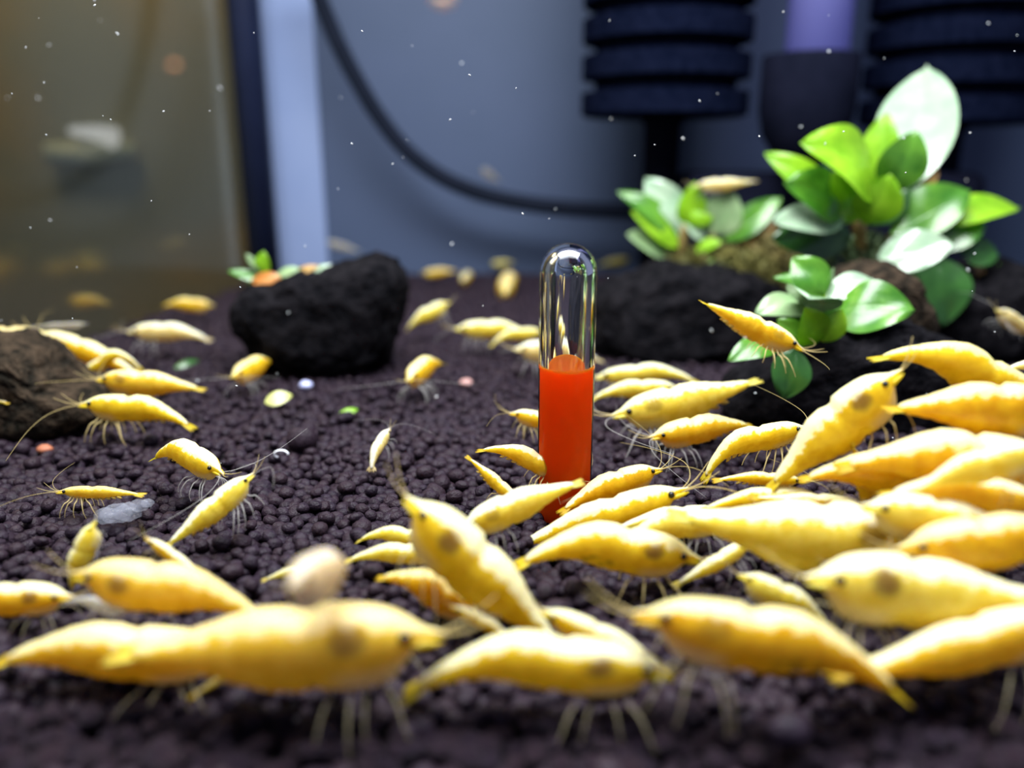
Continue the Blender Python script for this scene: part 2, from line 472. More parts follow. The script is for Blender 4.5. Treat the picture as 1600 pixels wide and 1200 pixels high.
# side pane
x0, x1 = xl(Yf), xl(YB)
V = [Vector(v) for v in ((x0,Yf,-.3),(x1,YB,-.3),(x1-.06,YB,-.3),(x0-.06,Yf,-.3),(x0,Yf,3.6),(x1,YB,3.6),(x1-.06,YB,3.6),(x0-.06,Yf,3.6))]
pane = build('window_1', V[0:2] + V[5:3:-1], [(0, 1, 2, 3)], M['pane'], smooth=False)
so = pane.modifiers.new('thickness', 'SOLIDIFY'); so.thickness = 0.004
tag(pane, 'reflecting glass side pane of the tank', kind='structure')
V, Fc = box_geo((-9, 7.0, -2), (-0.9, 7.1, 5))  # added backdrop; its brown stands in for reflections in the side pane
tag(build('backdrop_left', V, Fc, M['room'], smooth=False), 'brown backdrop added past the side pane, standing in for its reflections', kind='structure')

# a lamp far off in the room, seen through the side pane
def mat_emit(name, c, s):
    t = NT(name); e = t.n('ShaderNodeEmission'); e.inputs[0].default_value = (*c, 1); e.inputs[1].default_value = s
    return t.surf(e.outputs[0])
r_ = empty('wall_lamp', P(160, 225, 6.8))
a, b, c = P(110, 204, 6.8), P(150, 208, 6.8), P(180, 216, 6.8)
V, Fc = tube_geo([a, b, c], [0.03, 0.06, 0.09], 12)
build('bulb', V, Fc, mat_emit('bulb', (0.9, 0.88, 1.0), 1.1), r_, loc=r_.location)
V, Fc = tube_geo([P(75, 238, 6.9), P(150, 240, 6.9), P(210, 232, 6.9)], [0.08, 0.09, 0.05], 12)
build('lamp_arm', V, Fc, mat_plain('lamp_arm', (0.5, 0.52, 0.36), (0.6, 0.6, 0.45), 4), r_, loc=r_.location)
tag(r_, 'blurred pale lamp in the room beyond the side pane', 'lamp')

# ------------------------------------------------------------------ soil pellets
def pellet_variant(sub, seed):
    V, Fc = ico(sub)
    off = Vector((seed * 3.1, seed * 1.7, seed * 0.9))
    out = np.empty_like(V)
    for i, v in enumerate(V):
        d = Vector(v)
        k = 1 + 0.20 * noise.noise(d * 1.3 + off) + 0.09 * noise.noise(d * 3.2 + off)
        out[i] = v * k
    return out, Fc

def in_shrimp(px, py):
    for s in SH:
        hx, hy, tx, ty = s[0], s[1], s[3], s[4]
        L2 = (tx - hx) ** 2 + (ty - hy) ** 2
        k = max(0, min(1, ((px - hx) * (tx - hx) + (py - hy) * (ty - hy)) / L2))
        r = 0.11 * math.sqrt(L2)
        if (px - hx - k * (tx - hx)) ** 2 + (py - hy - k * (ty - hy)) ** 2 < r * r and py < s[2] + 20:
            return True
    return False

def soil():
    sp = 0.0235
    pts = []
    y, row = 0.56, 0
    while y < YB - 0.02:
        hw = 0.20 + y * 0.78
        step = sp if y < 2.3 else sp * (1 + (y - 2.3) * 0.28)
        x = max(-hw, xl(y) + 0.01) + (row % 2) * step / 2
        while x < hw + 0.1:
            pts.append((x + random.uniform(-.4, .4) * step, y + random.uniform(-.4, .4) * step, random.gauss(-0.012, 0.0035), step))
            x += step
        y += step * 0.87; row += 1
    # a loose second layer
    for i in range(1500):
        yy = 0.6 + 1.9 * random.random() ** 1.3
        pts.append((random.uniform(-1, 1) * (0.15 + 0.72 * yy), yy, random.uniform(0.001, 0.008), sp * random.uniform(.7, 1.1)))
    pts = [p for p in pts if p[0] > xl(p[1]) + 0.01]
    # those that show largest: nearest in frame and not under a shrimp
    cand = []
    for i, p in enumerate(pts):
        if p[1] > 1.5: continue
        px, py, zc = proj(p[:3])
        if -6 < px < 1606 and py < 1212 and not in_shrimp(px, py):
            cand.append((zc, i))
    cand.sort()
    near = set(i for _, i in cand[:300])
    vn = [pellet_variant(3, k + 1) for k in range(5)]
    vf = [pellet_variant(2, k + 1) for k in range(5)]
    vff = [pellet_variant(1, k + 1) for k in range(5)]
    meshes = []
    for k, (V, Fc) in enumerate(vf):
        me = bpy.data.meshes.new('soil_pellet')
        vv, ff = vn[k]
        me.from_pydata(vv.tolist(), [], ff.tolist())
        me.polygons.foreach_set('use_smooth', [True] * len(me.polygons))
        me.materials.append(M['soil'])
        meshes.append(me)
    AV, AF, AT = [], [], []
    base = 0
    for i, (x, y, z, st) in enumerate(pts):
        big = 1.0 if random.random() > 0.06 else 1.35
        r = st * random.uniform(0.50, 0.68) * big
        sc = np.array([r * random.uniform(.95, 1.25), r * random.uniform(.85, 1.1), r * random.uniform(.72, .95)])
        rot = Matrix.Rotation(random.uniform(0, 6.28), 3, 'Z') @ Matrix.Rotation(random.uniform(-.5, .5), 3, 'X')
        k = i % 5
        if i in near:
            o = bpy.data.objects.new('soil_pellet', meshes[k])
            COL.objects.link(o)
            o.parent = floor
            o.location = (x, y, z); o.rotation_euler = rot.to_euler(); o.scale = sc
        else:
            V, Fc = vf[k] if y < 2.0 else vff[k]
            if y < 1.35 and abs(x) < 0.2 + .66 * y: V, Fc = vf[k]
            W = (V * sc) @ np.array(rot).T + np.array([x, y, z])
            AV.append(W); AF.append(Fc + base); base += len(V); AT.append(np.full(len(V), random.random()))
    AV = np.concatenate(AV); AF = np.concatenate(AF); AT = np.concatenate(AT)
    me = bpy.data.meshes.new('soil_grains')
    me.vertices.add(len(AV)); me.vertices.foreach_set('co', AV.astype(np.float32).ravel())
    n = len(AF)
    me.loops.add(n * 3); me.loops.foreach_set('vertex_index', AF.astype(np.int32).ravel())
    me.polygons.add(n)
    me.polygons.foreach_set('loop_start', np.arange(0, n * 3, 3, dtype=np.int32))
    me.polygons.foreach_set('loop_total', np.full(n, 3, dtype=np.int32))
    me.update(calc_edges=True)
    me.polygons.foreach_set('use_smooth', np.ones(n, dtype=bool))
    a = me.attributes.new('tone', 'FLOAT', 'POINT'); a.data.foreach_set('value', AT.astype(np.float32))
    me.materials.append(M['soil'])
    o = bpy.data.objects.new('soil_grains', me); COL.objects.link(o); o.parent = floor
    o['kind'] = 'stuff'
soil()

# ------------------------------------------------------------------ glass vial with orange liquid
VY = Yg(797)
vx = P(881, 797, VY).x
vz = P(881, 380, VY).z
vl = P(881, 570, VY).z
R = 0.0495
vial = empty('glass_vial', (vx, VY, 0))
tag(vial, 'upright round-topped glass vial half full of orange liquid', 'vial')
def capsule(r, z0, z1, n=40, arc=14, segs=10):
    prof = []
    cap = z1 - r
    prof += [(r, z0 + (cap - z0) * k / segs) for k in range(segs)]
    prof += [(max(r * math.cos(math.pi / 2 * k / arc), 1e-4), cap + r * math.sin(math.pi / 2 * k / arc)) for k in range(arc + 1)]
    return prof
def glass_mat(name, ior, c=(1, 1, 1)):
    t = NT(name); g = t.n('ShaderNodeBsdfGlass'); g.inputs['Color'].default_value = (*c, 1); g.inputs['Roughness'].default_value = 0.0; g.inputs['IOR'].default_value = ior
    return t.surf(g.outputs[0])
def clear_mat():
    t = NT('vial_wall')
    lw = t.n('ShaderNodeFresnel'); lw.inputs[0].default_value = 1.10
    gl = t.n('ShaderNodeBsdfGlossy'); gl.inputs[1].default_value = 0.02
    tr = t.n('ShaderNodeBsdfTransparent'); tr.inputs[0].default_value = (0.97, 0.97, 0.95, 1)
    mx = t.n('ShaderNodeMixShader'); t.l(lw.outputs[0], mx.inputs[0]); t.l(tr.outputs[0], mx.inputs[1]); t.l(gl.outputs[0], mx.inputs[2])
    return t.surf(mx.outputs[0])
# the wall: plain where liquid stands behind it, refracting round the air pocket (indices against water)
prof = capsule(R, vl - 0.004, vz)
V, Fc = lathe_geo(prof, (0, 0, 0), 48)
build('glass_dome', V, Fc[:-2] + Fc[-1:], glass_mat('vial_dome', 1.128), vial)
V, Fc = lathe_geo([(R, -0.06), (R, vl - 0.004)], (0, 0, 0), 48)
build('glass_wall', V, Fc[:-2], clear_mat(), vial)
V, Fc = lathe_geo(capsule(R * 0.90, vl - 0.004, vz - R * 0.10), (0, 0, 0), 48)
build('air_pocket', V, Fc[:-2] + Fc[-1:], glass_mat('vial_air', 1 / 1.5), vial)
def liquid_mat():
    t = NT('orange_liquid')
    p = t.pbsdf((1.0, 0.19, 0.014), 0.6, Specular_IOR_Level=0.05)
    p.inputs['Subsurface Weight'].default_value = 1.0
    p.inputs['Subsurface Radius'].default_value = (1.0, 0.4, 0.1)
    p.inputs['Subsurface Scale'].default_value = 0.10
    tl = t.n('ShaderNodeBsdfTranslucent'); tl.inputs[0].default_value = (1.0, 0.19, 0.014, 1)
    mx = t.n('ShaderNodeMixShader'); mx.inputs[0].default_value = 0.75
    t.l(p.outputs[0], mx.inputs[1]); t.l(tl.outputs[0], mx.inputs[2])
    return t.surf(mx.outputs[0])
rl = R * 0.955
V, Fc = lathe_geo([(rl, -0.055), (rl, 0.0), (rl, vl * .5), (rl, vl - 0.006), (rl, vl), (rl * .96, vl - 0.001), (rl * .85, vl - 0.0022), (rl * .5, vl - 0.003), (0.001, vl - 0.003)], (0, 0, 0), 48)
build('orange_liquid', V, Fc, liquid_mat(), vial)

# ------------------------------------------------------------------ stones
def stone(name, outline, Y, depth, mat, label, rough=0.05, sub=5, blocky=0.42, seed=1, freq=(2.2, 6, 14)):
    pts = [P(x, y, Y) for x, y in outline]
    c = sum(pts, Vector()) / len(pts)
    ang = np.array([math.atan2(p.z - c.z, p.x - c.x) for p in pts]); rad = np.array([math.hypot(p.z - c.z, p.x - c.x) for p in pts])
    o_ = np.argsort(ang); ang, rad = ang[o_], rad[o_]
    ang = np.concatenate([ang[-1:] - 2 * math.pi, ang, ang[:1] + 2 * math.pi]); rad = np.concatenate([rad[-1:], rad, rad[:1]])
    V, Fc = ico(sub)
    out = []
    for v in V:
        a = math.atan2(v[2], v[0]); pl = math.hypot(v[0], v[2])
        rr = float(np.interp(a, ang, rad)) * pl ** blocky
        d = Vector(v)
        k = 1 + rough * (noise.noise(d * freq[0] + Vector((seed, 0, 0))) * 1.6 + noise.noise(d * freq[1] + Vector((0, seed, 0))) + 0.8 * noise.noise(d * freq[2]) + 0.5 * noise.noise(d * 28))
        out.append(Vector((c.x + rr * math.cos(a) * k, c.y + depth * math.copysign(abs(v[1]) ** 0.8, v[1]) * k, c.z + rr * math.sin(a) * k)))
    o = build(name, out, Fc.tolist(), mat, loc=(c.x, c.y, 0))
    return tag(o, label, 'rock')
M['lava'] = mat_plain('black_stone', (0.002, 0.002, 0.003), (0.010, 0.009, 0.011), 22, 0.9, 0.8, 0.03, 0.05)
M['mossy'] = mat_plain('mossy_stone', (0.008, 0.007, 0.005), (0.050, 0.034, 0.022), 30, 0.9, 0.9, 0.03, 0.08)
stone('black_rock', [(366,484),(384,446),(430,440),(500,426),(545,412),(600,402),(630,428),(622,490),(608,556),(560,574),(480,574),(420,570),(392,532)], Yg(572), 0.17, M['lava'], 'rough black rock, broad at the top, standing alone on the soil', 0.06, seed=3)
stone('mossy_stone', [(-70,668),(-70,545),(10,526),(56,538),(88,570),(112,596),(158,600),(176,640),(110,668),(20,676)], Yg(660), 0.14, M['mossy'], 'brown mossy stone cut by the frame edge, with shrimps lying on it', 0.06, seed=5)
stone('dark_stone', [(925,540),(930,462),(1000,432),(1100,424),(1190,440),(1236,490),(1225,545),(1080,555)], Yg(540), 0.25, M['lava'], 'black stone under the stemmed plant', 0.07, seed=8)
stone('round_stone', [(1280,500),(1290,440),(1340,414),(1400,420),(1430,455),(1436,540),(1360,560)], Yg(600), 0.14, M['mossy'], 'rounded brown stone behind the rosette plant', 0.05, seed=11)
stone('holder_stone', [(1130,648),(1145,590),(1220,552),(1320,520),(1450,520),(1520,560),(1500,640),(1300,664)], Yg(650), 0.13, M['lava'], 'low black stone that the rosette plant grows on', 0.06, seed=14)
stone('edge_stone', [(1400,520),(1420,450),(1500,430),(1620,440),(1700,520),(1560,550)], Yg(545), 0.2, M['lava'], 'dark stone under the big plant at the frame edge', 0.06, seed=16)

# ------------------------------------------------------------------ sponge filter and hose
M['sponge'] = mat_plain('sponge', (0.0025, 0.004, 0.012), (0.005, 0.007, 0.019), 25, 0.95, 0.5, 0.02, 0.0)
M['plastic'] = mat_plain('plastic', (0.004, 0.005, 0.012), (0.007, 0.008, 0.018), 6, 0.8, spec=0.03)
def clear_tube_mat():
    t = NT('clear_tube')
    p = t.pbsdf((0.30, 0.30, 0.62), 0.2)
    tr = t.n('ShaderNodeBsdfTransparent'); tr.inputs[0].default_value = (0.75, 0.75, 0.98, 1)
    mx = t.n('ShaderNodeMixShader'); mx.inputs[0].default_value = 0.55
    t.l(p.outputs[0], mx.inputs[1]); t.l(tr.outputs[0], mx.inputs[2])
    return t.surf(mx.outputs[0])
FY = 3.85
fil = empty('sponge_filter', (P(1265, 300, FY).x, FY, 0))
tag(fil, 'twin ribbed black sponge filter standing before the back pane', 'filter')
def sponge(cx, row_bottom):
    z0 = P(cx, row_bottom, FY).z; x = P(cx, 100, FY).x
    r = 125 / F * 3.75
    prof = [(r * .3, 0), (r * .93, 0.0), (r, 0.012)]
    z, pitch = 0.012, 0.152
    for k in range(9):
        prof += [(r, z + pitch * .60), (r * .98, z + pitch * .62), (r * .84, z + pitch * .64), (r * .84, z + pitch * .96), (r * .98, z + pitch * .98), (r, z + pitch)]
        z += pitch
    V, Fc = lathe_geo(prof, (x, FY, z0), 40)
    build('sponge', V, Fc, M['sponge'], fil, smooth=False, loc=fil.location)
    V, Fc = lathe_geo([(.082, 0.10), (.082, z0 - .03), (.095, z0 - .025), (.095, z0 + .01)], (x, FY, 0), 24)
    build('stem', V, Fc, M['plastic'], fil, loc=fil.location)
sponge(1040, 184); sponge(1490, 196)
V, Fc = box_geo((P(1062, 300, FY).x, FY - .18, -.02), (P(1512, 300, FY).x, FY + .18, P(1100, 268, FY).z))
bo = build('foot_block', V, Fc, M['plastic'], fil, smooth=False, loc=fil.location)
bv = bo.modifiers.new('round', 'BEVEL'); bv.width = 0.06; bv.segments = 3
xc = P(1232, 150, FY).x
zt, zb = P(1232, 96, FY).z, P(1232, 262, FY).z
rc = 66 / F * 3.75
V, Fc = lathe_geo([(rc * .30, zb - .25), (rc * .30, zb), (rc * .55, zb + .03), (rc * .9, zb + .14), (rc, zb + .24), (rc, zt - .01), (rc * .97, zt)], (xc, FY - .25, 0), 32)
build('chamber', V, Fc, M['plastic'], fil, loc=fil.location)
V, Fc = lathe_geo([(rc * .66, zt - .02), (rc * .66, zt + 1.4)], (P(1248, 50, FY).x, FY - .25, 0), 24)
build('riser_tube', V, Fc, clear_tube_mat(), fil, loc=fil.location)

hp = [(478,-60),(500,0),(522,55),(552,115),(592,182),(640,240),(698,281),(765,306),(845,321),(925,328),(1010,330),(1080,328)]
V, Fc = tube_geo(smooth_path([P(x, y, 4.15) for x, y in hp], 6), 0.040, 12)
h_ = build('air_hose', V, Fc, mat_plain('hose', (0.004, 0.007, 0.016), (0.006, 0.009, 0.02), 6, 0.7, spec=0.1), loc=P(1080, 328, 4.15))
tag(h_, 'dark air hose hanging in a curve before the back pane', 'hose')

# ------------------------------------------------------------------ plants
M['leaf'] = mat_leaf('leaf_green', (0.05, 0.20, 0.015), (0.14, 0.36, 0.03))
M['leaf_bright'] = mat_leaf('leaf_bright', (0.26, 0.56, 0.012), (0.42, 0.72, 0.03), 0.35, 0.5)
M['leaf_dark'] = mat_leaf('leaf_dark', (0.02, 0.085, 0.012), (0.04, 0.15, 0.02), 0.3, 0.3)
M['leaf_glare_tint'] = mat_leaf('leaf_glare_tint', (0.28, 0.42, 0.27), (0.38, 0.50, 0.34), 0.20, 0.1)  # pale base colour paints lamp glare into these blades
M['leaf_pale'] = mat_leaf('leaf_pale', (0.28, 0.45, 0.20), (0.40, 0.55, 0.28), 0.3, 0.4)
M['leaf_brown'] = mat_leaf('leaf_brown', (0.38, 0.20, 0.04), (0.55, 0.32, 0.08), 0.4, 0.3)
M['leaf_orange'] = mat_leaf('leaf_orange', (0.55, 0.17, 0.02), (0.7, 0.28, 0.05), 0.4, 0.3)
M['stem'] = mat_plain('stem', (0.12, 0.08, 0.02), (0.22, 0.16, 0.05), 12, 0.5, sss=0.2)

def leaf(root, b, t, width, nrm, mat, droop=0.12, cup=0.25, fold=0.0, pw=0.85, nm='leaf'):
    """a leaf blade from base b to tip t whose upper face looks along nrm"""
    b, t = Vector(b), Vector(t)
    ax = t - b; L = ax.length; e = ax / L
    n = Vector(nrm); n = (n - e * n.dot(e)).normalized()
    sd = e.cross(n)
    NU, NV = 14, 9
    V, rib = [], []
    th = 0.006 + 0.01 * L
    for side in (1, -1):
        for i in range(NU + 1):
            u = i / NU
            wd = width * 0.5 * max(math.sin(math.pi * min(1, u ** pw)) ** 0.75, 0.06 if u < .5 else 0.0)
            for j in range(NV + 1):
                v = j / NV * 2 - 1
                zz = droop * L * math.sin(math.pi * u * 0.9) + cup * wd * v * v * 0.5 + fold * wd * abs(v) + 0.03 * width * math.sin(7 * u + 3 * v)
                edge = 1 - v * v
                V.append(b + e * (L * u) + sd * (wd * v) + n * (zz + side * th * 0.5 * edge * (0.3 + 0.7 * math.sin(math.pi * u))))
                rib.append(abs(v))
    Fc = []
    W = NV + 1; off = (NU + 1) * W
    for i in range(NU):
        for j in range(NV):
            a = i * W + j
            Fc.append((a, a + W, a + W + 1, a + 1))
            Fc.append((off + a, off + a + 1, off + a + W + 1, off + a + W))
    return build(nm, V, Fc, mat, root, loc=root.location, attrs={'rib': rib})

def stalk(root, pts, r0, r1, mat, nm='stem'):
    pts = smooth_path(pts, 4)
    V, Fc = tube_geo(pts, np.linspace(r0, r1, len(pts)), 8)
    return build(nm, V, Fc, mat, root, loc=root.location)

UP = (0, 0, 1)
GL = (0, -0.72, 0.70)      # blade tilted half-way between the lamp and the lens
FR = (0, -0.95, 0.3)
def plant(name, loc, label, leaves, stems, sd=0):
    r = empty(name, loc)
    tag(r, label, 'plant')
    for (bx, by, bY, tx, ty, tY, wpx, nrm, m, droop) in leaves:
        b, t = P(bx, by, bY), P(tx, ty, tY)
        k = (b.y + t.y) / 2 / F
        leaf(r, b, t, wpx * k, nrm, M[m], droop)
    for pts, r0, r1 in stems:
        stalk(r, [P(*p) for p in pts], r0, r1, M['stem'])
    return r

Y3 = Yg(645)
plant('rosette_plant', P(1270, 560, Y3) * 1.0, 'small glossy green rosette plant in front of the big plant', [
 (1288,462,Y3,1238,402,Y3+.05,62,(-.3,-.7,.6),'leaf',.10),
 (1278,460,Y3+.05,1208,436,Y3+.10,34,(0,-.5,.8),'leaf',.15),
 (1262,480,Y3-.02,1178,492,Y3-.06,56,(-.2,-.6,.75),'leaf_pale',.12),
 (1268,486,Y3-.03,1262,470,Y3-.22,90,(0,-.45,.9),'leaf_glare_tint',.10),
 (1292,470,Y3,1362,440,Y3+.06,44,(.1,-.45,.85),'leaf_glare_tint',.18),
 (1302,492,Y3-.02,1430,488,Y3-.10,96,(.05,-.75,.62),'leaf',.16),
 (1242,545,Y3-.17,1222,624,Y3-.20,66,(0,-.95,.25),'leaf_dark',.10),
 (1214,538,Y3-.12,1136,566,Y3-.18,46,(0,-.6,.75),'leaf',.12),
 (1285,460,Y3+.02,1302,418,Y3+.02,20,(.7,-.6,.2),'leaf_pale',.05),
 (1272,538,Y3-.14,1258,480,Y3-.18,62,FR,'leaf_bright',.08),
 (1284,534,Y3-.14,1316,482,Y3-.14,44,(.2,-.9,.35),'leaf_bright',.08),
 (1262,540,Y3-.13,1214,498,Y3-.12,40,(-.2,-.9,.35),'leaf',.08),
 (1292,470,Y3+.06,1256,432,Y3+.10,40,(-.2,-.8,.5),'leaf_bright',.08),
 (1282,530,Y3-.03,1300,480,Y3-.06,52,FR,'leaf',.08),
 (1270,535,Y3,1232,486,Y3,46,FR,'leaf_dark',.06),
 (1290,525,Y3,1322,462,Y3+.03,46,FR,'leaf_dark',.06),
 (1256,545,Y3-.02,1200,520,Y3,40,FR,'leaf_dark',.1),
], [([(1272,580,Y3),(1272,540,Y3),(1276,490,Y3)],.012,.008), ([(1250,565,Y3),(1245,548,Y3-.04)],.007,.005), ([(1280,520,Y3),(1304,494,Y3-.02)],.007,.005)])

Y2 = 2.55
plant('broad_leaf_plant', P(1340, 470, Y2), 'large broad-leaved green plant with top leaf painted pale for glare', [
 (1416,296,Y2,1448,106,Y2+.32,112,(-.50,-.72,.46),'leaf_glare_tint',.03),
 (1368,302,Y2-.10,1246,226,Y2-.16,120,(-.15,-.70,.7),'leaf_bright',.16),
 (1310,330,Y2-.03,1192,240,Y2,54,(-.3,-.7,.6),'leaf_bright',.10),
 (1322,330,Y2-.06,1222,286,Y2-.12,84,(-.2,-.8,.5),'leaf',.12),
 (1362,300,Y2,1386,176,Y2+.03,58,(-.4,-.8,.3),'leaf_bright',.06),
 (1384,300,Y2-.08,1432,204,Y2-.10,74,(.1,-.85,.5),'leaf',.10),
 (1340,345,Y2-.05,1300,268,Y2-.08,70,FR,'leaf_bright',.08),
 (1350,350,Y2-.12,1392,272,Y2-.16,76,FR,'leaf_bright',.08),
 (1350,345,Y2-.02,1420,288,Y2,60,(.3,-.8,.5),'leaf_dark',.08),
 (1318,344,Y2-.08,1206,346,Y2-.14,58,(-.40,-.74,.54),'leaf_glare_tint',.03),
 (1330,372,Y2-.05,1204,372,Y2-.08,66,(0,-.95,.2),'leaf_dark',.05),
 (1392,366,Y2-.03,1514,300,Y2,78,(-.1,-.8,.55),'leaf',.12),
 (1450,350,Y2,1590,330,Y2+.05,58,(0,-.6,.8),'leaf_bright',.12),
 (1440,380,Y2,1540,352,Y2,60,(0,-.8,.5),'leaf',.10),
 (1372,402,Y2-.12,1492,384,Y2-.20,70,(-.52,-.70,.48),'leaf_glare_tint',.03),
 (1455,400,Y2-.03,1472,510,Y2-.10,100,(0,-.97,.1),'leaf_dark',.06),
 (1500,392,Y2,1560,400,Y2,50,(0,-.8,.5),'leaf_dark',.06),
 (1440,300,Y2,1462,252,Y2+.04,24,FR,'leaf_brown',.04),
 (1385,420,Y2,1320,372,Y2,60,FR,'leaf_pale',.04),
], [([(1345,480,Y2),(1346,420,Y2),(1345,345,Y2-.04)],.022,.016), ([(1345,440,Y2),(1385,380,Y2),(1395,366,Y2-.02)],.014,.010),
    ([(1345,380,Y2),(1325,335,Y2),(1320,326,Y2-.03)],.012,.008), ([(1350,430,Y2),(1430,395,Y2),(1452,352,Y2)],.014,.01), ([(1375,330,Y2),(1415,295,Y2)],.012,.01)])

Y1 = 2.95
plant('stemmed_plant', P(1065, 440, Y1), 'small-leaved plant on brown stem atop the black stone', [
 (1062,378,Y1,962,302,Y1,44,(-.2,-.6,.75),'leaf',.14),
 (1060,386,Y1-.03,985,330,Y1-.05,34,(-.2,-.7,.6),'leaf_bright',.06),
 (1068,365,Y1,1008,278,Y1+.03,62,(-.2,-.72,.66),'leaf_glare_tint',.06),
 (1074,360,Y1,1086,284,Y1,44,FR,'leaf_bright',.06),
 (1108,366,Y1,1148,300,Y1,64,(.2,-.8,.5),'leaf_pale',.08),
 (1105,352,Y1-.02,1088,318,Y1,40,FR,'leaf_bright',.06),
 (1130,376,Y1,1222,310,Y1,44,(.2,-.7,.6),'leaf',.08),
 (1050,398,Y1,978,366,Y1-.03,44,(-.2,-.75,.6),'leaf_pale',.10),
 (1040,410,Y1,1020,380,Y1,24,FR,'leaf_brown',.05),
 (1150,382,Y1,1214,344,Y1,34,FR,'leaf_brown',.05),
 (1108,398,Y1-.04,1130,448,Y1-.10,40,(0,-.9,.4),'leaf_bright',.06),
 (1100,372,Y1,1068,344,Y1,30,GL,'leaf_glare_tint',.05),
 (1085,392,Y1-.02,1128,378,Y1-.06,28,(0,-.6,.8),'leaf_bright',.05),
], [([(1060,446,Y1),(1062,400,Y1),(1070,352,Y1)],.026,.016), ([(1090,446,Y1),(1110,400,Y1),(1115,360,Y1)],.016,.010), ([(1120,446,Y1),(1160,410,Y1),(1190,370,Y1)],.018,.012), ([(1062,420,Y1),(1050,398,Y1)],.012,.009)])

Y4 = 2.6
plant('edge_plant', P(1560, 490, Y4), 'pale little plant at the frame edge beside the broad-leaved one', [
 (1560,490,Y4,1516,440,Y4,34,FR,'leaf_pale',.06), (1570,490,Y4,1600,440,Y4,40,FR,'leaf_pale',.06),
 (1565,488,Y4,1560,410,Y4,30,FR,'leaf',.06), (1550,492,Y4,1492,470,Y4,36,GL,'leaf_pale',.06),
 (1575,490,Y4,1640,470,Y4,40,GL,'leaf',.06), (1548,480,Y4,1520,404,Y4,20,FR,'leaf_brown',.05)],
 [([(1562,510,Y4),(1562,480,Y4)],.015,.010)])

YA = Yg(572)
plant('seedling', P(410, 446, YA), 'tiny green and orange seedling on the black rock', [
 (412,440,YA,356,424,YA,20,(0,-.6,.8),'leaf',.06), (410,432,YA,412,392,YA,26,FR,'leaf_bright',.06),
 (412,428,YA,384,396,YA,14,FR,'leaf_pale',.05), (416,440,YA,384,454,YA,26,GL,'leaf_bright',.06),
 (440,436,YA-.03,392,440,YA-.05,26,FR,'leaf_orange',.08), (410,446,YA-.03,380,478,YA-.10,14,FR,'leaf',.04),
 (430,432,YA,470,420,YA,18,GL,'leaf_pale',.06), (455,432,YA,500,416,YA,16,GL,'leaf_brown',.06), (480,428,YA,532,418,YA,16,GL,'leaf_glare_tint',.08)],
 [([(404,448,YA),(430,434,YA),(500,426,YA)],.010,.006)])

# moss on the black stone
def moss(name, px, py, Y, rx, rz, n, label, c1, c2):
    V, Fc = [], []
    c = P(px, py, Y)
    for i in range(n):
        a, b = random.uniform(0, math.pi), random.uniform(0, 2 * math.pi)
        d = Vector((math.sin(a) * math.cos(b), math.sin(a) * math.sin(b), math.cos(a)))
        k = random.uniform(.3, 1) ** .5
        p = c + Vector((d.x * rx, d.y * rx * .6, d.z * rz)) * k
        q = p + Vector((random.gauss(0, 1), random.gauss(0, 1), random.gauss(.6, 1))).normalized() * random.uniform(.25, .5) * rz
        s = Vector((random.gauss(0, 1), random.gauss(0, 1), random.gauss(0, 1))).normalized() * rz * .07
        u = (q - p).cross(s).normalized() * rz * .05
        k0 = len(V)
        V += [p + s, p - s, p + u, q]
        Fc += [(k0, k0 + 1, k0 + 3), (k0 + 1, k0 + 2, k0 + 3), (k0 + 2, k0, k0 + 3)]
    o = build(name, V, Fc, mat_plain(name, c1, c2, 20, 0.7), smooth=False, loc=(c.x, c.y, c.z - rz))
    return tag(o, label, 'moss', kind='stuff')
moss('moss', 1120, 425, Y1 - .02, .24, .09, 2600, 'olive moss clump on the black stone', (0.07, 0.07, 0.012), (0.16, 0.14, 0.03))
moss('moss', 1350, 420, Y2 + .02, .20, .10, 1500, 'dark green moss at the foot of the broad-leaved plant', (0.03, 0.06, 0.02), (0.08, 0.12, 0.04))
moss('moss', 1200, 415, Y1, .12, .12, 900, 'brown-green moss between the two back plants', (0.10, 0.09, 0.02), (0.2, 0.16, 0.05))

# ------------------------------------------------------------------ shrimps
M['lemon'] = mat_shrimp('shrimp_lemon', (0.84, 0.69, 0.11), (0.76, 0.58, 0.045), (0.97, 0.92, 0.66))
M['yellow'] = mat_shrimp('shrimp_yellow', (0.82, 0.60, 0.022), (0.72, 0.48, 0.008), (0.97, 0.91, 0.58))
M['gold'] = mat_shrimp('shrimp_gold', (0.84, 0.56, 0.025), (0.76, 0.46, 0.008), (0.97, 0.88, 0.55))
M['orange'] = mat_shrimp('shrimp_orange', (0.76, 0.48, 0.010), (0.66, 0.36, 0.004), (0.97, 0.88, 0.5))
M['amber'] = mat_shrimp('shrimp_amber', (0.82, 0.57, 0.05), (0.74, 0.47, 0.02), (0.93, 0.76, 0.40))
M['cream'] = mat_shrimp('shrimp_cream', (0.84, 0.68, 0.30), (0.76, 0.58, 0.20), (0.95, 0.90, 0.70))
M['beige'] = mat_shrimp('shrimp_beige', (0.66, 0.50, 0.27), (0.58, 0.43, 0.24), (0.72, 0.60, 0.46))
M['ghost'] = mat_shrimp('shrimp_ghost', (0.62, 0.56, 0.44), (0.52, 0.45, 0.34), (0.8, 0.77, 0.72), 0.55)
M['thin_y'] = mat_thin('tail_tissue', (0.86, 0.66, 0.14), 0.10)
M['thin_c'] = mat_thin('clear_tissue', (0.60, 0.58, 0.56), 0.50)
M['thin_l'] = mat_thin('leg_tissue', (0.72, 0.58, 0.26), 0.45)
M['thin_f'] = mat_thin('faint_tissue', (0.62, 0.54, 0.34), 0.68)
M['eye'] = mat_plain('eye', (0.004, 0.003, 0.003), (0.008, 0.006, 0.005), 40, 0.12)

